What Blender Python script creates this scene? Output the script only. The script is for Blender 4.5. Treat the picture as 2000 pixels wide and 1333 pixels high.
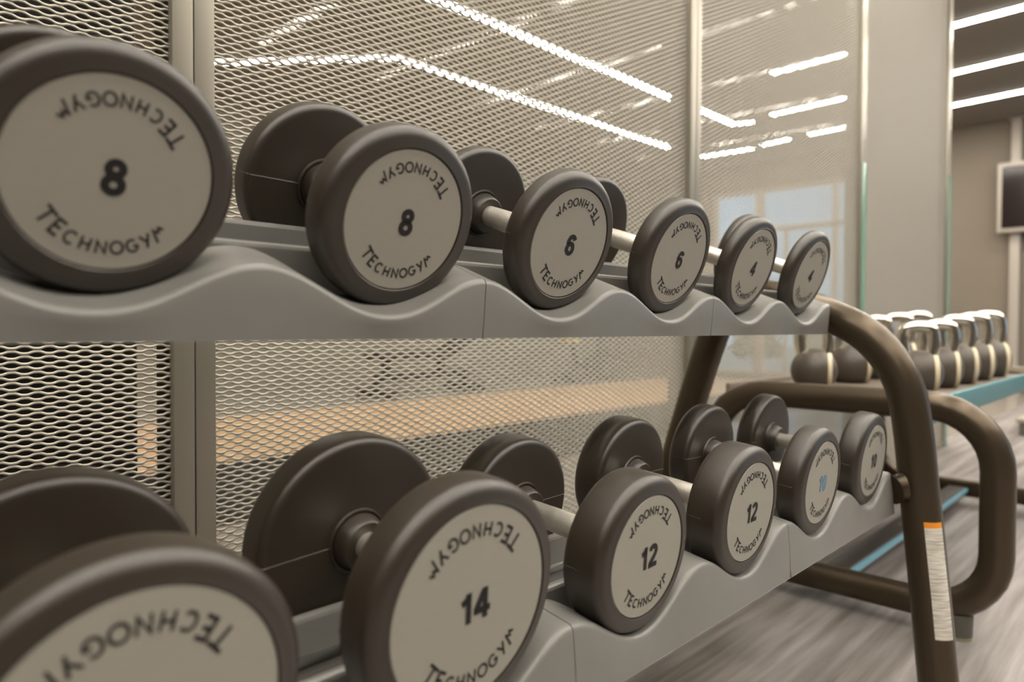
import bpy, bmesh, math, random
import numpy as np
from mathutils import Vector, Matrix

random.seed(3)
for o in list(bpy.data.objects):
    bpy.data.objects.remove(o, do_unlink=True)
scene = bpy.context.scene
C = scene.collection

# ------------------------------------------------------------------ camera
CAMZ = 0.76
cam_d = bpy.data.cameras.new('camera')
cam_d.sensor_width = 36.0
cam_d.lens = 1368.38 / 2000 * 36
cam_d.clip_start = 0.02
cam_d.clip_end = 100
cam = bpy.data.objects.new('camera', cam_d)
C.objects.link(cam)
RT = Vector((0.69553967, -0.71847564, 0.0041621))
UP = Vector((0.01127242, 0.01670435, 0.99979693))
FW = Vector((0.71839926, 0.69535151, -0.0197175))
cam.matrix_world = Matrix(((RT.x, UP.x, -FW.x, 0), (RT.y, UP.y, -FW.y, 0), (RT.z, UP.z, -FW.z, CAMZ), (0, 0, 0, 1)))
cam_d.dof.use_dof = True
cam_d.dof.focus_distance = 0.92
cam_d.dof.aperture_fstop = 3.3
scene.camera = cam

# ------------------------------------------------------------------ world, exposure
world = bpy.data.worlds.new('world')
scene.world = world
world.use_nodes = True
bg = world.node_tree.nodes['Background']
bg.inputs[0].default_value = (0.43, 0.68, 0.93, 1)
bg.inputs[1].default_value = 1.25
scene.view_settings.view_transform = 'Standard'
scene.view_settings.look = 'None'
scene.view_settings.gamma = 1.0
scene.view_settings.use_curve_mapping = False
scene.view_settings.exposure = 0.28
LED_STRENGTH = 46.0
LED_COLOR = (1.0, 0.93, 0.82)

# ------------------------------------------------------------------ materials
def s2l(c):
    c /= 255.0
    return c / 12.92 if c <= 0.04045 else ((c + 0.055) / 1.055) ** 2.4

def rgb(r, g, b):
    return (s2l(r), s2l(g), s2l(b), 1)

def mat(name, col, rough=0.5, metal=0.0, noise=0.0, nscale=40.0, bump=0.0, bscale=200.0, stretch=(1, 1, 1), emit=None, estr=0.0, spec=0.5):
    m = bpy.data.materials.new(name)
    m.use_nodes = True
    nt = m.node_tree
    b = nt.nodes['Principled BSDF']
    b.inputs['Base Color'].default_value = col
    b.inputs['Roughness'].default_value = rough
    b.inputs['Metallic'].default_value = metal
    b.inputs['Specular IOR Level'].default_value = spec
    if emit:
        b.inputs['Emission Color'].default_value = (*emit, 1)
        b.inputs['Emission Strength'].default_value = estr
    if noise or bump:
        tc = nt.nodes.new('ShaderNodeTexCoord')
        mp = nt.nodes.new('ShaderNodeMapping')
        mp.inputs['Scale'].default_value = stretch
        nt.links.new(tc.outputs['Object'], mp.inputs['Vector'])
    if noise:
        n = nt.nodes.new('ShaderNodeTexNoise')
        n.inputs['Scale'].default_value = nscale
        n.inputs['Detail'].default_value = 4
        nt.links.new(mp.outputs[0], n.inputs['Vector'])
        r = nt.nodes.new('ShaderNodeMapRange')
        r.inputs['From Min'].default_value = 0.25
        r.inputs['From Max'].default_value = 0.75
        r.inputs['To Min'].default_value = 1 - noise
        r.inputs['To Max'].default_value = 1 + noise
        nt.links.new(n.outputs[0], r.inputs['Value'])
        mx = nt.nodes.new('ShaderNodeVectorMath')
        mx.operation = 'SCALE'
        mx.inputs[0].default_value = col[:3]
        nt.links.new(r.outputs[0], mx.inputs['Scale'])
        nt.links.new(mx.outputs[0], b.inputs['Base Color'])
    if bump:
        n2 = nt.nodes.new('ShaderNodeTexNoise')
        n2.inputs['Scale'].default_value = bscale
        n2.inputs['Detail'].default_value = 3
        nt.links.new(mp.outputs[0], n2.inputs['Vector'])
        bp = nt.nodes.new('ShaderNodeBump')
        bp.inputs['Strength'].default_value = bump
        bp.inputs['Distance'].default_value = 0.002
        nt.links.new(n2.outputs[0], bp.inputs['Height'])
        nt.links.new(bp.outputs[0], b.inputs['Normal'])
    return m

M = {}
M['rubber'] = mat('black_rubber', rgb(45, 37, 27), 0.41, noise=0.10, nscale=30, bump=0.04, bscale=500, spec=0.8)
M['plate'] = mat('label_plate_grey', rgb(162, 158, 147), 0.42, 0.25, noise=0.03, nscale=60, stretch=(1, 1, 14))
M['ink'] = mat('black_ink', rgb(14, 12, 11), 0.6)
M['blueink'] = mat('blue_ink', rgb(96, 138, 170), 0.5)
M['tray'] = mat('tray_grey_plastic', rgb(122, 120, 116), 0.34, noise=0.04, nscale=25, bump=0.03, bscale=900)
M['tube'] = mat('bronze_tube_paint', rgb(84, 73, 59), 0.31, 0.65, bump=0.02, bscale=1500)
M['mesh'] = mat('expanded_metal_paint', rgb(176, 170, 158), 0.42, 0.35)
M['post'] = mat('satin_post_metal', rgb(150, 144, 132), 0.36, 0.55, noise=0.02, nscale=8)
M['seam'] = mat('dark_joint', rgb(40, 37, 33), 0.6)
M['greenreflect'] = mat('green_reflection', rgb(116, 150, 134), 0.15, 0.0)  # green reflection on the post metal, put in as colour
M['darkfoot'] = mat('grey_rubber_foot', rgb(92, 90, 82), 0.6)
M['palefoot'] = mat('pale_foot_pad', rgb(150, 146, 118), 0.6)
M['chrome'] = mat('chrome', rgb(232, 226, 216), 0.16, 1.0)
M['cream'] = mat('cream_disc', rgb(214, 200, 170), 0.5)
M['kettle'] = mat('kettlebell_black', rgb(78, 70, 62), 0.42, bump=0.03, bscale=300)
M['teal'] = mat('shelf_edge_blue_reflection', rgb(92, 138, 144), 0.4, 0.2)  # blue window reflection painted into the shelf edge colour
M['shelf'] = mat('shelf_taupe', rgb(112, 100, 88), 0.45)
M['bluereflect'] = mat('blue_reflection', rgb(120, 178, 200), 0.35)  # blue light caught along the beam edge, painted as colour
M['darkbeam'] = mat('dark_beam', rgb(62, 58, 54), 0.4)
M['sticker'] = None
M['orange'] = mat('orange_print', rgb(232, 146, 44), 0.5)
M['ceiling'] = mat('ceiling_grey', rgb(122, 117, 108), 0.75, noise=0.03, nscale=2)
M['wallbeige'] = mat('wall_beige', rgb(134, 128, 117), 0.8, noise=0.02, nscale=2)
M['walldark'] = mat('wall_dark_grey', rgb(74, 69, 62), 0.8)
M['walltaupe'] = mat('wall_taupe', rgb(112, 103, 91), 0.75, noise=0.03, nscale=2)
M['wood'] = mat('wood_floor', rgb(206, 166, 124), 0.4, noise=0.10, nscale=6, stretch=(0.4, 6, 1))
M['woodboard'] = mat('wood_skirting', rgb(186, 152, 112), 0.5, noise=0.14, nscale=14, stretch=(6, 1, 0.6))
M['greyfloor'] = mat('pale_floor', rgb(150, 143, 134), 0.16, noise=0.04, nscale=4)
M['darkfloor'] = mat('dark_rubber_floor', rgb(36, 33, 30), 0.9, noise=0.08, nscale=30, spec=0.08)
M['blackgear'] = mat('black_gear', rgb(30, 28, 26), 0.5)
M['yellow'] = mat('yellow_grip', rgb(214, 188, 60), 0.5)
M['window'] = mat('window_frame_paint', rgb(176, 166, 152), 0.5)
M['tvframe'] = mat('tv_frame', rgb(160, 152, 142), 0.4)
M['tvscreen'] = mat('tv_screen', rgb(34, 26, 26), 0.12)
M['leaf'] = mat('leaf_green', rgb(128, 138, 96), 0.6, noise=0.2, nscale=5)
M['paving'] = mat('outdoor_paving', rgb(170, 166, 158), 0.9, noise=0.06, nscale=3)
M['led'] = mat('led_diffuser', (0.9, 0.9, 0.9, 1), 0.5, emit=LED_COLOR, estr=LED_STRENGTH)

# rubber floor with long streaks that run along the racks
def floor_material():
    m = bpy.data.materials.new('streaked_floor')
    m.use_nodes = True
    nt = m.node_tree
    b = nt.nodes['Principled BSDF']
    tc = nt.nodes.new('ShaderNodeTexCoord')
    mp = nt.nodes.new('ShaderNodeMapping')
    mp.inputs['Scale'].default_value = (0.5, 9, 1)
    n = nt.nodes.new('ShaderNodeTexNoise')
    n.inputs['Scale'].default_value = 2.2
    n.inputs['Detail'].default_value = 5
    n.inputs['Roughness'].default_value = 0.6
    cr = nt.nodes.new('ShaderNodeValToRGB')
    cr.color_ramp.elements[0].position = 0.36
    cr.color_ramp.elements[0].color = rgb(104, 97, 92)
    cr.color_ramp.elements[1].position = 0.66
    cr.color_ramp.elements[1].color = rgb(160, 154, 152)
    nt.links.new(tc.outputs['Object'], mp.inputs[0])
    nt.links.new(mp.outputs[0], n.inputs['Vector'])
    nt.links.new(n.outputs[0], cr.inputs[0])
    nt.links.new(cr.outputs[0], b.inputs['Base Color'])
    b.inputs['Roughness'].default_value = 0.38
    return m
M['floor'] = floor_material()

# printed lines of the warning sticker
def sticker_material():
    m = bpy.data.materials.new('sticker_print')
    m.use_nodes = True
    nt = m.node_tree
    b = nt.nodes['Principled BSDF']
    tc = nt.nodes.new('ShaderNodeTexCoord')
    mp = nt.nodes.new('ShaderNodeMapping')
    mp.inputs['Scale'].default_value = (25, 25, 520)
    n = nt.nodes.new('ShaderNodeTexNoise')
    n.inputs['Scale'].default_value = 1.0
    n.inputs['Detail'].default_value = 2
    cr = nt.nodes.new('ShaderNodeValToRGB')
    cr.color_ramp.elements[0].position = 0.40
    cr.color_ramp.elements[0].color = rgb(176, 170, 160)
    cr.color_ramp.elements[1].position = 0.56
    cr.color_ramp.elements[1].color = rgb(222, 216, 204)
    nt.links.new(tc.outputs['Object'], mp.inputs[0])
    nt.links.new(mp.outputs[0], n.inputs['Vector'])
    nt.links.new(n.outputs[0], cr.inputs[0])
    nt.links.new(cr.outputs[0], b.inputs['Base Color'])
    b.inputs['Roughness'].default_value = 0.5
    return m
M['sticker'] = sticker_material()

# knurled chrome grip
def knurl_material():
    m = bpy.data.materials.new('knurled_chrome')
    m.use_nodes = True
    nt = m.node_tree
    b = nt.nodes['Principled BSDF']
    b.inputs['Base Color'].default_value = rgb(226, 220, 208)
    b.inputs['Metallic'].default_value = 0.8
    b.inputs['Roughness'].default_value = 0.38
    tc = nt.nodes.new('ShaderNodeTexCoord')
    mp = nt.nodes.new('ShaderNodeMapping')
    mp.inputs['Scale'].default_value = (700, 700, 700)
    ck = nt.nodes.new('ShaderNodeTexVoronoi')
    ck.inputs['Scale'].default_value = 1.0
    bp = nt.nodes.new('ShaderNodeBump')
    bp.inputs['Strength'].default_value = 0.35
    bp.inputs['Distance'].default_value = 0.0006
    nt.links.new(tc.outputs['Object'], mp.inputs[0])
    nt.links.new(mp.outputs[0], ck.inputs['Vector'])
    nt.links.new(ck.outputs['Distance'], bp.inputs['Height'])
    nt.links.new(bp.outputs[0], b.inputs['Normal'])
    return m
M['knurl'] = knurl_material()

# clear pane: partly see-through, mirror-like towards grazing angles
def glass_material():
    m = bpy.data.materials.new('clear_glass')
    m.use_nodes = True
    nt = m.node_tree
    nt.nodes.remove(nt.nodes['Principled BSDF'])
    out = nt.nodes['Material Output']
    tr = nt.nodes.new('ShaderNodeBsdfTransparent')
    tr.inputs[0].default_value = (0.955, 0.97, 0.955, 1)
    gl = nt.nodes.new('ShaderNodeBsdfGlossy')
    gl.inputs['Roughness'].default_value = 0.02
    lw = nt.nodes.new('ShaderNodeLayerWeight')
    lw.inputs['Blend'].default_value = 0.5
    pw = nt.nodes.new('ShaderNodeMath')
    pw.operation = 'POWER'
    pw.inputs[1].default_value = 5.0
    nt.links.new(lw.outputs['Facing'], pw.inputs[0])
    fr = nt.nodes.new('ShaderNodeMath')
    fr.operation = 'MULTIPLY_ADD'
    fr.inputs[1].default_value = 0.96
    fr.inputs[2].default_value = 0.04
    nt.links.new(pw.outputs[0], fr.inputs[0])
    mx = nt.nodes.new('ShaderNodeMixShader')
    nt.links.new(fr.outputs[0], mx.inputs[0])
    nt.links.new(tr.outputs[0], mx.inputs[1])
    nt.links.new(gl.outputs[0], mx.inputs[2])
    nt.links.new(mx.outputs[0], out.inputs['Surface'])
    return m
M['glass'] = glass_material()
M['frosted'] = mat('frosted_glass', rgb(196, 192, 184), 0.45)

# ------------------------------------------------------------------ mesh helpers
def to_mesh(name, verts, faces, material, smooth=False):
    me = bpy.data.meshes.new(name)
    me.from_pydata([tuple(v) for v in verts], [], faces)
    me.update()
    if material:
        me.materials.append(material)
    if smooth:
        me.polygons.foreach_set('use_smooth', [True] * len(me.polygons))
    return me

def fix(me):
    bm = bmesh.new()
    bm.from_mesh(me)
    bmesh.ops.recalc_face_normals(bm, faces=bm.faces)
    bm.to_mesh(me)
    bm.free()
    return me

def sharp(me, ang=40):
    me.polygons.foreach_set('use_smooth', [True] * len(me.polygons))
    try:
        me.set_sharp_from_angle(angle=math.radians(ang))
    except Exception:
        pass
    return me

def link(name, me, parent=None, loc=None, rot=None):
    o = bpy.data.objects.new(name, me)
    C.objects.link(o)
    if parent:
        o.parent = parent
    if loc is not None:
        o.location = loc
    if rot is not None:
        o.rotation_euler = rot
    return o

def tag(o, label, cat, group=None, kind=None):
    o['label'] = label
    o['category'] = cat
    if group:
        o['group'] = group
    if kind:
        o['kind'] = kind
    return o

def empty(name, loc=(0, 0, 0), rot=(0, 0, 0)):
    e = bpy.data.objects.new(name, None)
    C.objects.link(e)
    e.location = loc
    e.rotation_euler = rot
    e.empty_display_size = 0.1
    return e

def lathe_y(name, prof, material, n=72, ang=35):
    """prof: list of (radius, y), revolved round the local Y axis."""
    V, F = [], []
    for rr, y in prof:
        for i in range(n):
            a = 2 * math.pi * i / n
            V.append((rr * math.cos(a), y, rr * math.sin(a)))
    for j in range(len(prof) - 1):
        for i in range(n):
            k = (i + 1) % n
            F.append((j * n + i, j * n + k, (j + 1) * n + k, (j + 1) * n + i))
    if prof[0][0] > 1e-6:
        F.append(tuple(range(n)))
    if prof[-1][0] > 1e-6:
        F.append(tuple((len(prof) - 1) * n + i for i in range(n)))
    me = fix(to_mesh(name, V, F, material))
    return sharp(me, ang)

def box_me(name, x0, x1, y0, y1, z0, z1, material, bev=0.0):
    bm = bmesh.new()
    bmesh.ops.create_cube(bm, size=1)
    for v in bm.verts:
        v.co = Vector(((x0 + x1) / 2 + v.co.x * (x1 - x0), (y0 + y1) / 2 + v.co.y * (y1 - y0), (z0 + z1) / 2 + v.co.z * (z1 - z0)))
    if bev:
        bmesh.ops.bevel(bm, geom=bm.edges[:], offset=bev, segments=2, affect='EDGES', profile=0.5)
    me = bpy.data.meshes.new(name)
    bm.to_mesh(me)
    bm.free()
    me.materials.append(material)
    if bev:
        sharp(me, 50)
    return me

def smooth_path(pts, sub=6, closed=False):
    """Catmull-Rom through pts."""
    P = [Vector(q) for q in pts]
    n = len(P)
    out = []
    rng = range(n) if closed else range(n - 1)
    for i in rng:
        p0 = P[(i - 1) % n] if closed or i > 0 else P[0] * 2 - P[1]
        p1 = P[i]
        p2 = P[(i + 1) % n]
        p3 = P[(i + 2) % n] if closed or i + 2 < n else P[-1] * 2 - P[-2]
        for s in range(sub):
            t = s / sub
            out.append(0.5 * ((2 * p1) + (p2 - p0) * t + (2 * p0 - 5 * p1 + 4 * p2 - p3) * t * t + (3 * p1 - p0 - 3 * p2 + p3) * t ** 3))
    if not closed:
        out.append(P[-1])
    return out

def tube_me(name, path, rad, material, n=20, closed=False, ref=Vector((1, 0, 0))):
    """Round tube along a path that lies in a plane with normal ref."""
    V, F = [], []
    m = len(path)
    for i, p in enumerate(path):
        a = path[(i - 1) % m] if closed or i > 0 else path[i]
        b = path[(i + 1) % m] if closed or i < m - 1 else path[i]
        t = (Vector(b) - Vector(a)).normalized()
        s = ref - t * ref.dot(t)
        s.normalize()
        q = t.cross(s)
        r = rad[i] if isinstance(rad, (list, tuple)) else rad
        for k in range(n):
            an = 2 * math.pi * k / n
            V.append(Vector(p) + s * (r * math.cos(an)) + q * (r * math.sin(an)))
    segs = m if closed else m - 1
    for i in range(segs):
        for k in range(n):
            k2 = (k + 1) % n
            i2 = (i + 1) % m
            F.append((i * n + k, i * n + k2, i2 * n + k2, i2 * n + k))
    if not closed:
        F.append(tuple(range(n)))
        F.append(tuple((m - 1) * n + k for k in range(n)))
    return sharp(fix(to_mesh(name, V, F, material)), 50)

# ------------------------------------------------------------------ room shell
HC = 3.2
X0R, X1R, Y0R, YBR = -3.2, 9.9, -3.8, 7.5

def struct(name, me, label, cat):
    o = link(name, me)
    return tag(o, label, cat, kind='structure')

struct('floor', box_me('floor', X0R, X1R, Y0R, 1.20, -0.06, 0.0, M['floor']), 'streaked grey-brown gym floor under the weight racks', 'floor')
struct('floor', box_me('floor_pale', X0R, X1R, 1.20, 2.62, -0.06, 0.0, M['greyfloor']), 'pale grey floor strip right behind the mesh partition', 'floor')
struct('floor', box_me('floor_dark', X0R, X1R, 2.62, 3.85, -0.06, 0.0, M['darkfloor']), 'dark rubber floor strip behind the mesh partition', 'floor')
struct('floor', box_me('floor_wood', X0R, X1R, 3.85, 5.8, -0.06, 0.0, M['wood']), 'light wooden floor strip seen through the mesh', 'floor')
struct('floor', box_me('floor_back', X0R, X1R, 5.8, YBR, -0.06, 0.0, M['greyfloor']), 'pale grey floor strip along the beige rear wall', 'floor')
struct('ceiling', box_me('ceiling', X0R, X1R, Y0R, YBR, HC, HC + 0.1, M['ceiling']), 'plain grey ceiling with recessed line lights', 'ceiling')
struct('wall_rear', box_me('wall_rear', X0R, X1R, YBR, YBR + 0.1, 0, HC, M['wallbeige']), 'plain beige wall behind the mesh partition', 'wall')
struct('wall_left', box_me('wall_left', X0R - 0.1, X0R, Y0R, YBR, 0, HC, M['walldark']), 'plain dark grey wall at the near end of the hall', 'wall')

# far wall with an opening for the window group
def wall_with_hole():
    ys = [Y0R, 3.28, 5.30, YBR]
    zs = [0, 0.08, 2.80, HC]
    V, F = [], []
    bm = bmesh.new()
    for i in range(3):
        for j in range(3):
            if i == 1 and j == 1:
                continue
            m2 = bmesh.ops.create_cube(bm, size=1)['verts']
            for v in m2:
                v.co = Vector((X1R + 0.1 + v.co.x * 0.2, (ys[i] + ys[i + 1]) / 2 + v.co.y * (ys[i + 1] - ys[i]), (zs[j] + zs[j + 1]) / 2 + v.co.z * (zs[j + 1] - zs[j])))
    bmesh.ops.remove_doubles(bm, verts=bm.verts, dist=1e-5)
    me = bpy.data.meshes.new('wall_far')
    bm.to_mesh(me)
    bm.free()
    me.materials.append(M['walltaupe'])
    return me
struct('wall_far', wall_with_hole(), 'taupe end wall with a window and a wall-mounted screen', 'wall')

# wall behind the viewer: tall glazed openings between piers, as the blue daylight on the racks implies
def front_wall():
    bm = bmesh.new()
    segs = [(X0R, 5.4), (7.2, 7.4), (9.2, X1R)]
    def add(x0, x1, z0, z1):
        vs = bmesh.ops.create_cube(bm, size=1)['verts']
        for v in vs:
            v.co = Vector(((x0 + x1) / 2 + v.co.x * (x1 - x0), Y0R - 0.1 + v.co.y * 0.2, (z0 + z1) / 2 + v.co.z * (z1 - z0)))
    for a, b in segs:
        add(a, b, 0, HC)
    for (a, b), (c, d) in zip(segs, segs[1:]):
        add(b, c, 2.8, HC)
        add(b, c, 0, 0.3)
    me = bpy.data.meshes.new('wall_front')
    bm.to_mesh(me)
    bm.free()
    me.materials.append(M['walldark'])
    return me
struct('wall_front', front_wall(), 'dark grey wall with tall window openings facing the racks', 'wall')

# window in the far wall: frame bars as parts
win = empty('window_1', (X1R, 4.3, 0.08))
tag(win, 'tall window in the taupe end wall with pale frame bars', 'window', kind='structure')
def wbar(y0, y1, z0, z1):
    link('frame_bar', box_me('frame_bar', 0.02, 0.10, y0 - 4.3, y1 - 4.3, z0 - 0.08, z1 - 0.08, M['window'], 0.006), win)
wbar(3.28, 3.335, 0.08, 2.80)
wbar(3.47, 3.54, 0.08, 2.80)
wbar(4.51, 4.63, 0.08, 2.80)
wbar(5.24, 5.30, 0.08, 2.80)
wbar(3.28, 5.30, 2.745, 2.80)
wbar(3.28, 5.30, 0.08, 0.13)
wbar(3.335, 4.51, 2.165, 2.235)
wbar(4.16, 4.20, 0.13, 2.165)

# outdoor ground beyond the window, and shrubs
struct('floor', box_me('outdoor_ground', 10.1, 30, -15, 20, -0.10, -0.02, M['paving']), 'pale outdoor paving beyond the end window', 'ground')

def shrub(name, x, y, h, rad, label):
    root = empty(name, (x, y, -0.02))
    V, F = [], []
    for i in range(520):
        a, b = random.uniform(0, 2 * math.pi), random.uniform(-0.5, 1)
        rr = rad * random.uniform(0.45, 1.0)
        c = Vector((rr * math.cos(a) * math.cos(b), rr * math.sin(a) * math.cos(b), h * 0.55 + h * 0.45 * math.sin(b)))
        u = Vector((random.uniform(-1, 1), random.uniform(-1, 1), random.uniform(-1, 1))).normalized()
        w = u.cross(Vector((random.uniform(-1, 1), random.uniform(-1, 1), 0.3))).normalized()
        s = random.uniform(0.05, 0.10)
        k = len(V)
        V += [c - u * s, c + w * s * 0.45, c + u * s, c - w * s * 0.45]
        F += [(k, k + 1, k + 2), (k, k + 2, k + 3)]
    fo = link('foliage', to_mesh('foliage', V, F, M['leaf']), root)
    fo['kind'] = 'stuff'
    for i in range(4):
        a = i * 1.6
        p = [(0.04 * math.cos(a), 0.04 * math.sin(a), 0), (0.10 * math.cos(a), 0.10 * math.sin(a), h * 0.4), (0.2 * math.cos(a), 0.2 * math.sin(a), h * 0.7)]
        link('stem', tube_me('stem', [Vector(q) for q in p], 0.015, M['woodboard'], 8, ref=Vector((math.sin(a), -math.cos(a), 0))), root)
    return tag(root, label, 'shrub')
shrub('shrub', 11.6, 5.35, 0.85, 0.45, 'rounded green shrub outside the end window')
shrub('shrub', 12.2, 4.55, 1.05, 0.40, 'taller green shrub outside the end window beside a rounded one')

# screen on a floor-to-ceiling pole at the far wall
tv = empty('wall_screen', (X1R - 0.12, 0.92, 1.87))
link('screen_frame', box_me('screen_frame', -0.05, 0.03, -0.71, 0.71, 0, 0.80, M['tvframe'], 0.01), tv)
link('screen', box_me('screen', -0.056, -0.045, -0.66, 0.665, 0.05, 0.75, M['tvscreen']), tv)
tag(tv, 'dark flat screen with a pale frame on the taupe end wall', 'screen')
pole = empty('screen_pole', (X1R - 0.05, 1.47, 0))
link('pole', box_me('pole', -0.03, 0.03, -0.05, 0.05, 0.012, HC - 0.012, M['tvframe'], 0.01), pole)
link('base_plate', box_me('base_plate', -0.05, 0.05, -0.08, 0.08, 0, 0.012, M['tvframe']), pole)
link('top_plate', box_me('top_plate', -0.05, 0.05, -0.08, 0.08, HC - 0.012, HC, M['tvframe']), pole)
tag(pole, 'pale floor-to-ceiling pole behind the dark flat screen', 'pole')

# ------------------------------------------------------------------ line lights on the ceiling (nested angles)
def led(pts, label):
    wd, ht = 0.08, 0.012
    P = [Vector((x, y, 0)) for x, y in pts]
    L, Rr = [], []
    for i, p in enumerate(P):
        d1 = (P[i] - P[i - 1]).normalized() if i > 0 else (P[1] - P[0]).normalized()
        d2 = (P[i + 1] - P[i]).normalized() if i < len(P) - 1 else d1
        n1 = Vector((-d1.y, d1.x, 0))
        n2 = Vector((-d2.y, d2.x, 0))
        nn = (n1 + n2).normalized()
        k = wd / 2 / max(0.3, nn.dot(n1))
        L.append(p + nn * k)
        Rr.append(p - nn * k)
    def slab(z0, z1, grow, material, nm):
        V, F = [], []
        for a, b in zip(L, Rr):
            c = (a + b) / 2
            a2, b2 = c + (a - c) * grow, c + (b - c) * grow
            V += [(a2.x, a2.y, z0), (b2.x, b2.y, z0), (b2.x, b2.y, z1), (a2.x, a2.y, z1)]
        n = len(L)
        for i in range(n - 1):
            for k in range(4):
                k2 = (k + 1) % 4
                F.append((4 * i + k, 4 * i + k2, 4 * i + 4 + k2, 4 * i + 4 + k))
        F += [(0, 1, 2, 3), tuple(4 * n - 4 + k for k in range(4))]
        return fix(to_mesh(nm, V, F, material))
    root = empty('line_light', (0, 0, 0))
    link('diffuser', slab(HC - ht, HC - 0.008, 1.0, M['led'], 'diffuser'), root)
    link('housing', slab(HC - 0.008, HC, 1.15, M['ceiling'], 'housing'), root)
    return tag(root, label, 'ceiling light', 'line lights on the ceiling')

led([(2.17, 7.22), (2.77, 6.5), (3.84, 5.2), (9.05, 5.06), (9.10, 4.28)], 'long white line light, bent over the wooden floor, turning before the end wall')
led([(9.02, 4.12), (8.96, 3.74)], 'short white line light close to the end wall')
led([(8.93, 3.48), (8.50, -3.4)], 'white line light crossing the open hall closest to the end wall')
led([(1.2, 5.8), (2.62, 4.08), (7.86, 3.95), (7.95, 3.74)], 'long white line light on the near side of the wooden floor, turning at its end')
led([(7.82, 3.46), (7.42, -3.4)], 'white line light crossing the hall, second from the end wall')
led([(6.55, 2.90), (6.40, -3.4)], 'white line light crossing the hall, third from the end wall')
led([(-2.6, 1.9), (5.3, 1.78), (5.25, -3.4)], 'added unseen line light that runs just behind the mesh partition')  # this and the next three continue the pattern unseen, added to light the rack
led([(-2.6, 0.62), (4.1, 0.58), (4.05, -3.4)], 'added unseen line light that runs right above the dumbbell rack')
led([(-2.6, -0.56), (2.9, -0.58), (2.85, -3.4)], 'added unseen line light on the open side of the dumbbell rack')
led([(-2.6, -1.74), (1.7, -1.76), (1.66, -3.4)], 'innermost added unseen line light of the nested ceiling angles')

# ------------------------------------------------------------------ expanded-metal partition
YP = 1.13
POSTS = [-1.11, 0.4475, 1.998, 3.570, 5.205]
SH, SW = 3.13, 1.485           # sheet height and width

def expanded_sheet():
    LW, SWD, h, dy, th = 0.029, 0.0142, 0.0037, 0.0010, 0.0028
    nc, nr = int(SW / LW), int(SH / SWD)
    LW = SW / nc
    t = np.array([0, 0.28, 0.72, 1.0])
    s = np.array([0, 0.10, 0.90, 1.0])
    # four section corners (y, z) of a strand: flat ribbon leaning back at its top
    nx, nz = -h, dy
    ln = math.hypot(nx, nz)
    nx, nz = nx / ln * th / 2, nz / ln * th / 2
    sec = np.array([(-dy / 2 + nx, -h / 2 + nz), (dy / 2 + nx, h / 2 + nz), (dy / 2 - nx, h / 2 - nz), (-dy / 2 - nx, -h / 2 - nz)])
    nodes = []
    for r in range(nr * 2 + 1):
        off = 0 if r % 2 == 0 else LW / 2
        for c in range(nc + 1):
            x = c * LW + off
            if x + LW / 2 <= SW + 1e-6:
                nodes.append((x, r * SWD / 2, r))
    nodes = np.array(nodes)
    vs = []
    for sgn in (1, -1):
        ok = (nodes[:, 2] < nr * 2) if sgn > 0 else (nodes[:, 2] > 0)
        nd = nodes[ok]
        x = nd[:, 0][:, None] + t[None] * LW / 2
        z = nd[:, 1][:, None] + sgn * (h / 2 + s[None] * (SWD / 2 - h))
        px = np.repeat(x[:, :, None], 4, 2)
        py = np.broadcast_to(sec[None, None, :, 0], px.shape)
        pz = z[:, :, None] + sec[None, None, :, 1]
        vs.append(np.stack([px, py, pz], -1).reshape(-1, 3))
    V = np.concatenate(vs)
    ns = len(V) // 16
    base = []
    for i in range(3):
        for k in range(4):
            k2 = (k + 1) % 4
            base.append((4 * i + k, 4 * i + k2, 4 * i + 4 + k2, 4 * i + 4 + k))
    base = np.array(base)
    F = (np.arange(ns)[:, None, None] * 16 + base[None]).reshape(-1, 4)
    me = bpy.data.meshes.new('mesh_sheet')
    me.vertices.add(len(V))
    me.vertices.foreach_set('co', V.astype(np.float32).ravel())
    me.loops.add(F.size)
    me.loops.foreach_set('vertex_index', F.astype(np.int32).ravel())
    me.polygons.add(len(F))
    me.polygons.foreach_set('loop_start', np.arange(0, F.size, 4, dtype=np.int32))
    me.update(calc_edges=True)
    me.materials.append(M['mesh'])
    return me

part = empty('wall_partition', (0, YP, 0))
tag(part, 'floor-to-ceiling partition of expanded metal panels between slim metal posts', 'partition', kind='structure')
sheet = expanded_sheet()
PW = 0.032
for i, x in enumerate(POSTS):
    for sx in (-1, 1):
        cx = x + sx * (PW / 2 + 0.0008)
        link('post', box_me('post', cx - PW / 2, cx + PW / 2, 0, 0.075, 0, HC, M['post'], 0.0015), part)
    link('post_joint', box_me('post_joint', x - 0.0008, x + 0.0008, 0.004, 0.07, 0, HC, M['seam']), part)
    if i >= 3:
        link('green_reflection_strip', box_me('green_reflection_strip', x - PW + 0.010, x + PW, -0.005, -0.0002, 0.0, (1.55, 1.75)[i - 3], M['greenreflect'], 0.001), part)  # strip added in place of a green reflection on the post front
for i in range(len(POSTS) - 1):
    a, b = POSTS[i] + PW + 0.001, POSTS[i + 1] - PW - 0.001
    o = link('mesh_sheet', sheet, part, (a, 0.016, 0.03))
    o.scale = ((b - a) / SW, 1, 1)
    if i > 0:
        link('glass_pane', box_me('glass_pane', a, b, 0.054, 0.060, 0.03, HC - 0.035, M['glass'] if i < 3 else M['frosted']), part)
    link('baseboard', box_me('baseboard', a, b, 0.026, 0.050, 0.0, 0.22, M['woodboard']), part)
    link('base_channel', box_me('base_channel', a, b, 0.004, 0.072, 0.0, 0.03, M['post'], 0.001), part)
    link('top_channel', box_me('top_channel', a, b, 0.004, 0.072, HC - 0.035, HC, M['post'], 0.001), part)

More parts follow.
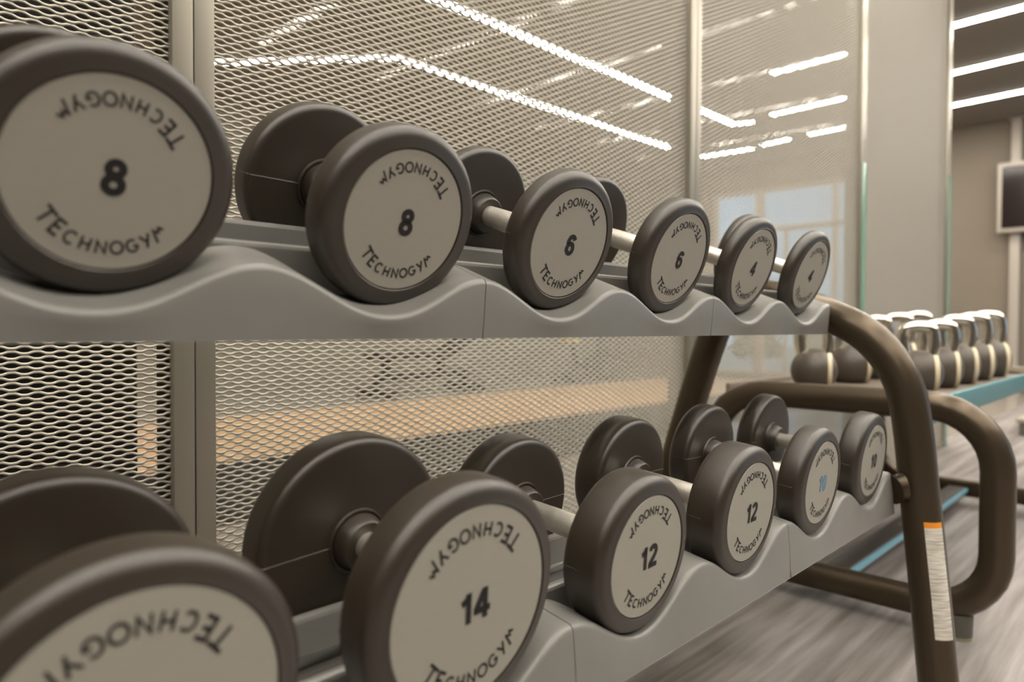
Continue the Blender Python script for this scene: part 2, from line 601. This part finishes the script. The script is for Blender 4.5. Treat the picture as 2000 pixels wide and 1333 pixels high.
# ------------------------------------------------------------------ dumbbell rack
S = 0.247
XEND = 1.503
TU, TL = 0.3563, 0.1658

def wave(x):
    """0 in the middle of a cradle, 1 on the ridges (ridges at XEND - k*S)."""
    c = 0.5 + 0.5 * math.cos(2 * math.pi * (x - XEND) / S)
    return c ** 1.12

def saddle_me(x0, x1, yf, zv, zc, zb, tilt, lean, depth=0.058):
    n = 56
    V, F = [], []
    tt = math.tan(tilt)
    fr = 0.0075
    m = None
    for i in range(n + 1):
        x = x0 + (x1 - x0) * i / n
        z = zv + (zc - zv) * wave(x)
        sec = [(yf + lean, zb), (yf + lean + 0.001, zb - 0.0), (yf + lean * 0.5, (zb + z) / 2)]
        for k in range(6):
            a = math.radians(90 * k / 5)
            sec.append((yf + fr - fr * math.cos(a), z - fr + fr * math.sin(a) + 0.0 * tt))
        for q in (0.35, 0.7, 0.93):
            sec.append((yf + fr + (depth - fr) * q, z + tt * (depth - fr) * q))
        sec.append((yf + depth, z + tt * (depth - fr) - 0.003))
        sec.append((yf + depth, zb + 0.004))
        m = len(sec)
        V += [(x, a, b) for a, b in sec]
    for i in range(n):
        for k in range(m):
            k2 = (k + 1) % m
            F.append((i * m + k, i * m + k2, (i + 1) * m + k2, (i + 1) * m + k))
    F += [tuple(range(m)), tuple(n * m + k for k in range(m))]
    return sharp(fix(to_mesh('cradle_tray', V, F, M['tray'])), 42)

rack = empty('dumbbell_rack', (0.5, 0.7, 0))
rack_off = Vector((-0.5, -0.7, 0))
tag(rack, 'two-tier dumbbell rack with grey wavy cradle trays and bronze tube legs', 'rack')

def rail_me(nm, x0, x1, y, zt, tilt, hgt=0.036, th=0.011):
    c, s = math.cos(tilt * 0.6), math.sin(tilt * 0.6)
    pts = [(-th / 2, -hgt), (-th / 2, -0.004), (-th / 2 + 0.0012, -0.0012), (-th / 2 + 0.004, 0), (th / 2 - 0.003, 0), (th / 2, -0.003), (th / 2, -hgt)]
    pts = [(y + a * c - b * s, zt + a * s + b * c) for a, b in pts]
    m = len(pts)
    V = [(x0, a, b) for a, b in pts] + [(x1, a, b) for a, b in pts]
    F = [(k, (k + 1) % m, m + (k + 1) % m, m + k) for k in range(m)] + [tuple(range(m)), tuple(m + k for k in range(m))]
    return fix(to_mesh(nm, V, F, M['tray']))

XLEFT = XEND - 8 * S
def tier(yf, zv, zc, zb, tilt, lean):
    for j in range(4):
        x1 = XEND - j * 2 * S
        link('cradle_tray', saddle_me(x1 - 2 * S + 0.0006, x1 - 0.0006, yf, zv, zc, zb, tilt, lean), rack, rack_off)
    tt = math.tan(tilt)
    for nm, d in (('middle_rail', 0.0665), ('back_rail', 0.150)):
        link(nm, rail_me(nm, XLEFT, XEND, yf + d, zc + tt * d - 0.001, tilt, 0.058 if nm == 'middle_rail' else 0.036), rack, rack_off)
    # ledge under the back heads, and cross bearers below the rails
    d = 0.215
    zl = zv + tt * d - 0.019
    link('back_ledge', rail_me('back_ledge', XLEFT, XEND, yf + d, zl, tilt, 0.03, 0.10), rack, rack_off)
    for xb in (XEND - 0.02, XEND - 4 * S, XLEFT + 0.02):
        a = Vector((xb, yf + 0.05, zv + tt * 0.05 - 0.030))
        b = Vector((xb, yf + 0.235, zv + tt * 0.235 - 0.050))
        link('bearer', tube_me('bearer', [a, b], 0.012, M['tube'], 12), rack, rack_off)

tier(0.537, 0.7725, 0.812, 0.748, TU, 0.004)
tier(0.416, 0.4315, 0.4775, 0.398, TL, -0.006)

TR = 0.0357
def end_frame(x):
    pts = [(x, 0.333, 0.006), (x, 0.342, 0.09), (x, 0.358, 0.253), (x, 0.379, 0.45), (x, 0.391, 0.56), (x, 0.406, 0.640), (x, 0.436, 0.700), (x, 0.482, 0.749),
           (x, 0.545, 0.785), (x, 0.63, 0.817), (x, 0.70, 0.835), (x, 0.755, 0.826), (x, 0.795, 0.793), (x, 0.825, 0.737), (x, 0.88, 0.575), (x, 0.936, 0.386), (x, 1.030, 0.006)]
    link('end_frame', tube_me('end_frame', smooth_path(pts, 5), TR, M['tube'], 28), rack, rack_off)
    for y in (0.333, 1.031):
        link('foot', tube_me('foot', [Vector((x, y, 0)), Vector((x, y, 0.004)), Vector((x, y, 0.03))], [0.042, 0.042, 0.038], M['darkfoot'], 24), rack, rack_off)
XF = XEND + 0.0425
end_frame(XF)
end_frame(XLEFT - 0.0425)
# flared stubs that carry the lower tier on the frames
for x0, x1 in ((XEND - 0.001, XF - 0.024), (XLEFT + 0.001, XLEFT - 0.0185)):
    pts = [Vector((x0, 0.417, 0.445)), Vector((x0 + (x1 - x0) * 0.5, 0.412, 0.447)), Vector((x1, 0.398, 0.45))]
    link('tier_bracket', tube_me('tier_bracket', pts, [0.030, 0.024, 0.028], M['tube'], 20, ref=Vector((0, 0, 1))), rack, rack_off)

# warning sticker wrapped on the front leg
def leg_center(z):
    pts = [(0.333, 0.006), (0.342, 0.09), (0.358, 0.253), (0.379, 0.45)]
    for (y0, z0), (y1, z1) in zip(pts, pts[1:]):
        if z0 <= z <= z1:
            return y0 + (y1 - y0) * (z - z0) / (z1 - z0)
    return pts[-1][0]
def wrap_me(nm, z0, z1, material, off=0.0007):
    c = Vector((-0.972, -0.233, 0))
    rr = Vector((0.233, -0.972, 0))
    V, F = [], []
    nz, na = 10, 10
    for i in range(nz + 1):
        z = z0 + (z1 - z0) * i / nz
        o = Vector((XF, leg_center(z), z))
        for k in range(na + 1):
            a = math.radians(4 + 58 * k / na)
            V.append(o + (c * math.cos(a) + rr * math.sin(a)) * (TR + off))
    for i in range(nz):
        for k in range(na):
            p = i * (na + 1) + k
            F.append((p, p + 1, p + na + 2, p + na + 1))
    n = len(V)
    me = fix(to_mesh(nm, V, F, material))
    return sharp(me, 60)
st = link('warning_sticker', wrap_me('warning_sticker', 0.168, 0.378, M['sticker']), rack, rack_off)
st['label'] = 'white warning sticker with small print'
oh = link('sticker_header', wrap_me('sticker_header', 0.378, 0.389, M['orange']), st)
oh['label'] = 'orange header band'

# ------------------------------------------------------------------ lettering (drawn as stroke ribbons)
def arc(cx, cy, rx, ry, a0, a1, n=18):
    return [(cx + rx * math.cos(math.radians(a0 + (a1 - a0) * i / n)), cy + ry * math.sin(math.radians(a0 + (a1 - a0) * i / n))) for i in range(n + 1)]

# strokes in a box one unit high, baseline at 0, centred on x = 0
LETTER = {
    'T': [[(-0.50, 1.02), (0.42, 0.97)], [(-0.04, 0.98), (-0.04, 0.0)]],
    'E': [[(0.30, 0.96), (-0.24, 0.96), (-0.24, 0.04), (0.32, 0.04)], [(-0.24, 0.52), (0.22, 0.52)]],
    'C': [arc(0.04, 0.5, 0.42, 0.46, 48, 312)],
    'H': [[(-0.32, 0.0), (-0.32, 1.0)], [(0.32, 0.0), (0.32, 1.0)], [(-0.32, 0.5), (0.32, 0.5)]],
    'N': [[(-0.34, 0.0), (-0.34, 0.94), (0.34, 0.06), (0.34, 1.0)]],
    'O': [arc(0, 0.5, 0.46, 0.46, 0, 360, 28)],
    'G': [arc(0.02, 0.5, 0.42, 0.46, 48, 335) + [(0.42, 0.46), (0.08, 0.46)]],
    'Y': [[(-0.34, 1.0), (0.0, 0.46)], [(0.36, 1.0), (-0.10, 0.0)]],
    'M': [[(-0.44, 0.0), (-0.20, 0.94), (0.04, 0.62), (0.26, 0.92), (0.50, 0.60)]],
}
DIGIT = {
    '0': [arc(0, 0.5, 0.215, 0.41, 0, 360, 32)],
    '1': [[(0.07, 0.0), (0.07, 1.0)], [(0.07, 0.90), (-0.06, 0.76), (-0.21, 0.70)]],
    '2': [arc(0.0, 0.70, 0.22, 0.21, 168, -28, 18) + [(0.06, 0.42), (-0.17, 0.20), (-0.22, 0.09)], [(-0.31, 0.09), (0.31, 0.09)]],
    '4': [[(0.12, 0.0), (0.12, 1.0)], [(0.08, 0.93), (-0.27, 0.32)], [(-0.35, 0.30), (0.34, 0.30)]],
    '6': [arc(0.0, 0.32, 0.215, 0.235, 0, 360, 28), arc(0.03, 0.58, 0.245, 0.33, 30, 190, 16)],
    '8': [arc(0.0, 0.735, 0.185, 0.18, 0, 360, 26), arc(0.0, 0.29, 0.215, 0.205, 0, 360, 26)],
}

def ribbon(pts, wd, V, F):
    closed = (abs(pts[0][0] - pts[-1][0]) < 1e-6 and abs(pts[0][1] - pts[-1][1]) < 1e-6)
    P = [Vector((x, y)) for x, y in pts]
    n = len(P)
    k0 = len(V)
    for i in range(n):
        if closed:
            a, b = P[(i - 1) % (n - 1)], P[(i + 1) % (n - 1)]
            d1 = d2 = (b - a).normalized()
        else:
            d1 = (P[i] - P[i - 1]).normalized() if i else (P[1] - P[0]).normalized()
            d2 = (P[i + 1] - P[i]).normalized() if i < n - 1 else d1
        n1, n2 = Vector((-d1.y, d1.x)), Vector((-d2.y, d2.x))
        m = (n1 + n2)
        m = m.normalized() if m.length > 1e-6 else n1
        k = wd / 2 / max(0.45, m.dot(n1))
        V.append(tuple(P[i] + m * k))
        V.append(tuple(P[i] - m * k))
    for i in range(n - 1):
        F.append((k0 + 2 * i, k0 + 2 * i + 1, k0 + 2 * i + 3, k0 + 2 * i + 2))

def wordmark(rad, cap, turn):
    """TECHNOGYM on an arc at the foot of the plate, or turned half round at its head."""
    V, F = [], []
    step = math.radians(11.4)
    for i, ch in enumerate('TECHNOGYM'):
        gv, gf = [], []
        for st_ in LETTER[ch]:
            ribbon(st_, 0.185, gv, gf)
        sc = cap * (1.16 if i < 2 else (0.95 if i < 7 else 1.0))
        a = (i - 4) * step
        k = len(V)
        for (x, y) in gv:
            lx, lr = x * sc * 0.92, rad - (y * sc - cap / 2)
            px = lr * math.sin(a) + lx * math.cos(a)
            pz = -lr * math.cos(a) + lx * math.sin(a)
            if turn:
                px, pz = -px, -pz
            V.append((px, 0, pz))
        F += [tuple(k + q for q in f) for f in gf]
    return to_mesh('wordmark', V, F, M['ink'])

def number_me(txt, hgt, material):
    V, F = [], []
    n = len(txt)
    for i, ch in enumerate(txt):
        gv, gf = [], []
        for st_ in DIGIT[ch]:
            ribbon(st_, 0.225, gv, gf)
        k = len(V)
        cx = (i - (n - 1) / 2) * 0.64
        V += [((x + cx) * hgt, 0, (y - 0.5) * hgt) for x, y in gv]
        F += [tuple(k + q for q in f) for f in gf]
    return to_mesh('number', V, F, material)

# ------------------------------------------------------------------ dumbbells
SPEC = {  # weight: outer radius, label radius, head thickness, gap between heads, front rounding
    '4': (0.0848, 0.0666, 0.0258, 0.119, 0.0125), '6': (0.0856, 0.0666, 0.0317, 0.132, 0.012), '8': (0.0877, 0.0670, 0.0368, 0.118, 0.012),
    '10': (0.0850, 0.0651, 0.0395, 0.150, 0.013), '12': (0.0853, 0.0655, 0.0500, 0.134, 0.012), '14': (0.1005, 0.0816, 0.0420, 0.122, 0.0125)}

def head_profile(R, r, T, fx):
    bx = min(0.008, T * 0.25)       # rear rounding
    p = [(r - 0.003, 0.0030), (r + 0.0004, 0.0030), (r + 0.0006, 0.0004), (r + 0.0016, -0.0003)]
    q = min(fx, 0.0125)                       # bevel at the rim, the ring inside it is almost flat
    p.append((R - q - 0.003, 0.0004))
    for k in range(0, 10):
        a = math.radians(8 + 82 * k / 9)
        p.append((R - q + q * math.sin(a), fx * 0.07 + (fx * 0.93) * (1 - math.cos(a))))
    p.append((R + 0.0002, (fx + T - bx) / 2))
    for k in range(0, 7):
        a = math.radians(90 * k / 6)
        p.append((R - bx + bx * math.cos(a), T - bx + bx * math.sin(a)))
    p += [(R * 0.62, T - 0.0008), (0.0315, T - 0.0012), (0.0305, T + 0.0010), (0.0290, T + 0.0012), (0.0278, T - 0.0004),
          (0.0262, T + 0.006), (0.0238, T + 0.014), (0.0222, T + 0.0155), (0.0136, T + 0.0155)]
    return p

LIB = {}
def dumbbell_meshes(w):
    if w in LIB:
        return LIB[w]
    R, r, T, g, fx = SPEC[w]
    prof = head_profile(R, r, T, fx)
    d = {}
    d['head'] = lathe_y('head', prof, M['rubber'], 80, 32)
    d['plate'] = lathe_y('label_plate', [(0.0, 0.0006), (r * 0.5, 0.0006), (r - 0.0008, 0.0006), (r, 0.0014), (r, 0.0030)], M['plate'], 80)
    d['handle'] = lathe_y('handle', [(0.0132, T + 0.010), (0.0134, T + 0.02), (0.0142, T + g * 0.35), (0.0144, T + g * 0.5), (0.0142, T + g * 0.65), (0.0134, T + g - 0.02), (0.0132, T + g - 0.010)], M['knurl'], 40)
    d['word'] = [wordmark(r * 0.755, 0.0098 * r / 0.066, q) for q in (False, True)]
    d['num'] = number_me(w, 0.0250 * (1.04 if w == '14' else 1), M['ink'])
    # fine moulding seam running down the side and across the inner face
    V, F = [], []
    pr = [q for q in prof if q[0] > 0.03 and q[1] > 0.012]
    d['seam'] = []
    for sx in (-1, 1):
        V, F = [], []
        k0 = 0
        for (a, b) in pr:
            for da, dz in ((0.0004, 0), (-0.0004, 0.0006), (-0.0004, -0.0006)):
                V.append((sx * (a + da), b + (0.0004 if (b > T - 0.006 and da > 0) else 0), dz))
        for i in range(len(pr) - 1):
            for k in range(3):
                k2 = (k + 1) % 3
                F.append((k0 + 3 * i + k, k0 + 3 * i + k2, k0 + 3 * i + 3 + k2, k0 + 3 * i + 3 + k))
        d['seam'].append(fix(to_mesh('mould_seam', V, F, M['rubber'])))
    LIB[w] = d
    return d

def dumbbell(w, x, tier_name, label, spin=0.0, blue=False, dx=0.0, dz=0.0):
    R, r, T, g, fx = SPEC[w]
    d = dumbbell_meshes(w)
    t = 0.3365 if tier_name == 'u' else 0.1027
    e = Vector((0, -math.sin(t), math.cos(t)))
    P = Vector((x, 0.5564, 0.7990)) if tier_name == 'u' else Vector((x, 0.4132, 0.4547))
    base = P - e * (R - 0.066) + Vector((dx, 0, dz))
    if w == '14':
        base.z += 0.0164
    root = empty('dumbbell', base, (t, 0, 0))
    L = 2 * T + g
    for k in (0, 1):
        h = link('head', d['head'], root, (0, 0 if k == 0 else L, R), (0, spin, 0) if k == 0 else (0, -spin, math.pi))
        pl = link('label_plate', d['plate'], h)
        for sm in d['seam']:
            link('mould_seam', sm, h)
        if k == 0:
            for wd in d['word']:
                link('wordmark', wd, pl, (0, 0.0002, 0))
            nm = d['num'] if not blue else number_me(w, 0.0250, M['blueink'])
            link('number', nm, pl, (0.0008, 0.0002, -0.001))
    link('handle', d['handle'], root, (0, 0, R))
    return tag(root, label, 'dumbbell', 'dumbbells on the two-tier rack')

XU, XL = 0.6518, 0.6228
dumbbell('8', XU - 2 * S, 'u', 'dumbbell marked 8 ending the upper row, away from the kettlebell rack', 0.07, dx=-0.0006, dz=0.0017)
dumbbell('8', XU - 1 * S, 'u', 'dumbbell marked 8 sitting between another 8 and a 6', 0.02, dx=0.0033, dz=-0.0018)
dumbbell('6', XU, 'u', 'first dumbbell marked 6 right after the two 8s', 0.0, dx=0.0008, dz=-0.0017)
dumbbell('6', XU + S, 'u', 'dumbbell marked 6 whose neighbour is a thin 4', -0.03, dx=0.0036, dz=-0.0015)
dumbbell('4', XU + 2 * S, 'u', 'thin round dumbbell marked 4 on the upper tier, next to one marked 6', 0.05, dx=-0.0036, dz=0.0008)
dumbbell('4', XU + 3 * S, 'u', 'thin round dumbbell marked 4 on the upper tier, beside the bent frame tube', 0.10, dx=0, dz=0.0025)
dumbbell('14', XL - 2 * S, 'l', 'large round dumbbell ending the lower row, beside the one marked 14', 0.02, dx=0.001, dz=0.001)
dumbbell('14', XL - 1 * S, 'l', 'large round dumbbell marked 14 on the lower tier, next to one marked 12', -0.05, dx=0.0022, dz=0.0011)
dumbbell('12', XL, 'l', 'thick round dumbbell marked 12 on the lower tier, next to one marked 14', -0.04, dx=0.006, dz=-0.0018)
dumbbell('12', XL + S, 'l', 'thick round dumbbell marked 12 on the lower tier, next to a blue-numbered 10', 0.0, dx=0.0006, dz=-0.0002)
dumbbell('10', XL + 2 * S, 'l', 'round dumbbell on the lower tier with a light blue number 10', 0.03, True, dx=-0.0009, dz=-0.0004)
dumbbell('10', XL + 3 * S, 'l', 'round dumbbell on the lower tier with a black number 10', 0.0, dx=-0.0034, dz=0.0013)

# ------------------------------------------------------------------ kettlebell rack
kr = empty('kettlebell_rack', (2.0, 0.7, 0))
ko = Vector((-2.0, -0.7, 0))
tag(kr, 'low kettlebell rack with rounded bronze tube end loops and a shelf edge reflecting teal light', 'rack')

def rounded_rect(x, y0, y1, z0, z1, r, n=8):
    P = []
    for cy, cz, a0 in ((y1 - r, z1 - r, 0), (y0 + r, z1 - r, 90), (y0 + r, z0 + r, 180), (y1 - r, z0 + r, 270)):
        for k in range(n + 1):
            a = math.radians(a0 + 90 * k / n)
            P.append(Vector((x, cy + r * math.cos(a), cz + r * math.sin(a))))
    return P
LR = 0.0372
for x in (2.0, 3.56):
    link('end_loop', tube_me('end_loop', rounded_rect(x, 0.323, 1.055, 0.067, 0.568, 0.15), LR, M['tube'], 24, closed=True), kr, ko)
    for y in (0.40, 0.97):
        ft = link('foot', tube_me('foot', [Vector((x, y, 0.008)), Vector((x, y, 0.062))], [0.031, 0.033], M['darkfoot'], 24), kr, ko)
        link('foot_pad', tube_me('foot_pad', [Vector((x, y, 0.0)), Vector((x, y, 0.008))], [0.030, 0.031], M['palefoot'], 24), ft)
SX0, SX1 = 2.045, 3.52
SZ = 0.575
link('shelf', box_me('shelf', SX0, SX1, 0.492, 1.03, SZ - 0.02, SZ, M['shelf'], 0.002), kr, ko)
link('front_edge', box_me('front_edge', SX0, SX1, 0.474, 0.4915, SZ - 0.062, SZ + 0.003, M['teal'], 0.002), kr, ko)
link('back_edge', box_me('back_edge', SX0, SX1, 1.0305, 1.045, SZ - 0.045, SZ + 0.012, M['shelf'], 0.002), kr, ko)
bm_ = link('bottom_beam', box_me('bottom_beam', 2.035, 3.53, 0.684, 0.75, 0.040, 0.078, M['darkbeam'], 0.003), kr, ko)
link('blue_reflection', box_me('blue_reflection', 2.035, 3.53, 0.676, 0.6838, 0.058, 0.074, M['bluereflect']), bm_)  # strip added to paint the blue reflected line along the beam

def kettlebell(x, y, rad, hgt, label, rot=0.0):
    root = empty('kettlebell', (x, y, SZ), (0, 0, rot))
    # ball with a flat foot
    prof = []
    n = 18
    for k in range(n + 1):
        a = -math.pi / 2 + 0.62 + (math.pi - 0.62 - 0.30) * k / n
        prof.append((rad * math.cos(a), rad * math.sin(a)))
    zb = prof[0][1]
    prof = [(0.0, zb)] + prof + [(0.0, prof[-1][1] + 0.002)]
    V, F = [], []
    m = 36
    for rr, z in prof:
        for i in range(m):
            a = 2 * math.pi * i / m
            V.append((rr * math.cos(a), rr * math.sin(a), z - zb))
    for j in range(len(prof) - 1):
        for i in range(m):
            k = (i + 1) % m
            F.append((j * m + i, j * m + k, (j + 1) * m + k, (j + 1) * m + i))
    bm = bmesh.new()
    me0 = to_mesh('tmp', V, F, None)
    bm.from_mesh(me0)
    bmesh.ops.remove_doubles(bm, verts=bm.verts, dist=1e-6)
    me = bpy.data.meshes.new('body')
    bm.to_mesh(me)
    bm.free()
    bpy.data.meshes.remove(me0)
    me.materials.append(M['kettle'])
    link('body', sharp(fix(me), 50), root)
    zc = -zb
    # cream ring round the flat front face
    fd = link('front_face', lathe_y('front_face', [(0.0, 0.0), (rad * 0.66, 0.0), (rad * 0.72, 0.003), (rad * 0.72, rad * 0.5)], M['kettle'], 40), root, (0, -rad * 0.78, zc))
    link('face_ring', lathe_y('face_ring', [(rad * 0.70, 0.004), (rad * 0.80, 0.004), (rad * 0.84, 0.008), (rad * 0.84, 0.016), (rad * 0.70, 0.020)], M['cream'], 40), fd)
    # chrome handle
    w = rad * 0.60
    top = hgt - 0.0175
    zs = zc + rad * 0.70
    pts = [(0, -w * 0.86, zs), (0, -w * 0.98, zs + (top - zs) * 0.35), (0, -w * 1.0, zs + (top - zs) * 0.66), (0, -w * 0.80, zs + (top - zs) * 0.93), (0, -w * 0.3, top), (0, w * 0.3, top),
           (0, w * 0.80, zs + (top - zs) * 0.93), (0, w * 1.0, zs + (top - zs) * 0.66), (0, w * 0.98, zs + (top - zs) * 0.35), (0, w * 0.86, zs)]
    link('handle', tube_me('handle', smooth_path([Vector(q) for q in pts], 4), 0.0175, M['chrome'], 16), root)
    return tag(root, label, 'kettlebell', 'kettlebells on the teal-edged shelf')

ordn = ['first', 'second', 'third', 'fourth', 'fifth']
for i, (x, rad, h) in enumerate(((2.31, 0.068, 0.208), (2.545, 0.071, 0.216), (2.77, 0.076, 0.234), (3.02, 0.079, 0.246), (3.29, 0.082, 0.258))):
    kettlebell(x, 0.575, rad, h, 'black kettlebell with chrome handle, %s along the teal-reflecting shelf edge from the dumbbell rack' % ordn[i], random.uniform(0.36, 0.5))
for i, (x, rad, h) in enumerate(((2.22, 0.068, 0.208), (2.545, 0.073, 0.222), (2.81, 0.077, 0.236), (3.08, 0.080, 0.25), (3.36, 0.082, 0.262))):
    kettlebell(x, 0.84, rad, h, 'black kettlebell with chrome handle, %s in the row by the mesh from the dumbbell rack' % ordn[i], random.uniform(0.40, 0.55))

# ------------------------------------------------------------------ things beyond the partition
cab = empty('storage_cabinet', (-0.6, 1.33, 0))
link('body', box_me('body', -1.0, 1.03, 0.02, 0.5, 0, 2.3, M['blackgear'], 0.004), cab)
for k in range(4):
    a = -1.0 + k * 0.5075
    dr = link('door', box_me('door', a + 0.003, a + 0.5045, 0.0, 0.0195, 0.05, 2.28, M['blackgear'], 0.003), cab)
    link('handle', box_me('handle', a + 0.45, a + 0.465, -0.02, 0.0, 1.0, 1.16, M['darkfoot'], 0.003), dr)
tag(cab, 'tall matt black cabinet standing behind the mesh panel', 'cabinet')

def flat_bench(x, y, rz, label):
    b = empty('exercise_bench', (x, y, 0), (0, 0, rz))
    link('seat_pad', box_me('seat_pad', -0.75, 0.30, -0.15, 0.15, 0.40, 0.48, M['blackgear'], 0.02), b)
    bk = link('back_pad', box_me('back_pad', 0, 0.55, -0.15, 0.15, -0.04, 0.04, M['blackgear'], 0.02), b, (0.34, 0, 0.46), (0, -0.5, 0))
    link('spine', box_me('spine', -0.7, 0.7, -0.04, 0.04, 0.16, 0.24, M['blackgear'], 0.006), b)
    for sx in (-0.55, 0.25):
        link('upright', box_me('upright', sx - 0.04, sx + 0.04, -0.04, 0.04, 0.241, 0.40, M['blackgear'], 0.006), b)
    for sx in (-0.68, 0.66):
        link('foot_bar', box_me('foot_bar', sx - 0.04, sx + 0.04, -0.32, 0.32, 0.0, 0.08, M['blackgear'], 0.01), b)
        link('foot_post', box_me('foot_post', sx - 0.035, sx + 0.035, -0.035, 0.035, 0.081, 0.16, M['blackgear'], 0.004), b)
    return tag(b, label, 'bench')
flat_bench(5.1, 6.35, 0.05, 'black exercise bench with raised back pad beyond the wooden floor')

bk = empty('exercise_bike', (8.0, 6.3, 0), (0, 0, 0.1))
bk.scale = (0.95, 0.95, 0.68)
link('frame', tube_me('frame', smooth_path([Vector(q) for q in ((-0.45, 0, 0.10), (-0.2, 0, 0.30), (0.1, 0, 0.36), (0.42, 0, 0.62), (0.50, 0, 0.95))], 5), 0.05, M['blackgear'], 14, ref=Vector((0, 1, 0))), bk)
link('seat_post', tube_me('seat_post', [Vector((-0.18, 0, 0.30)), Vector((-0.32, 0, 0.80))], 0.03, M['blackgear'], 12, ref=Vector((0, 1, 0))), bk)
link('saddle', box_me('saddle', -0.48, -0.20, -0.10, 0.10, 0.80, 0.87, M['yellow'], 0.02), bk)
link('flywheel', lathe_y('flywheel', [(0.02, -0.03), (0.24, -0.03), (0.26, 0.0), (0.24, 0.03), (0.02, 0.03)], M['blackgear'], 32), bk, (0.28, 0, 0.31))
link('handlebar', tube_me('handlebar', smooth_path([Vector(q) for q in ((0.72, -0.22, 1.0), (0.52, -0.22, 0.98), (0.48, 0, 0.96), (0.52, 0.22, 0.98), (0.72, 0.22, 1.0))], 4), 0.022, M['yellow'], 12, ref=Vector((0, 0, 1))), bk)
for sx in (-0.45, 0.40):
    link('foot_bar', box_me('foot_bar', sx - 0.04, sx + 0.04, -0.28, 0.28, 0.0, 0.07, M['blackgear'], 0.01), bk)
tag(bk, 'black exercise bike with yellow saddle and handlebar beyond the wooden floor', 'exercise bike')

# low stool-like machine foot at the far right of the open floor
mf = empty('low_step', (6.4, 0.72, 0))
link('top', box_me('top', -0.30, 0.30, -0.17, 0.17, 0.09, 0.13, M['tvframe'], 0.015), mf)
for sx in (-0.22, 0.22):
    link('riser', box_me('riser', sx - 0.06, sx + 0.06, -0.15, 0.15, 0.0, 0.09, M['darkfoot'], 0.01), mf)
tag(mf, 'low pale grey aerobic step on the open floor beyond the kettlebell rack', 'step')
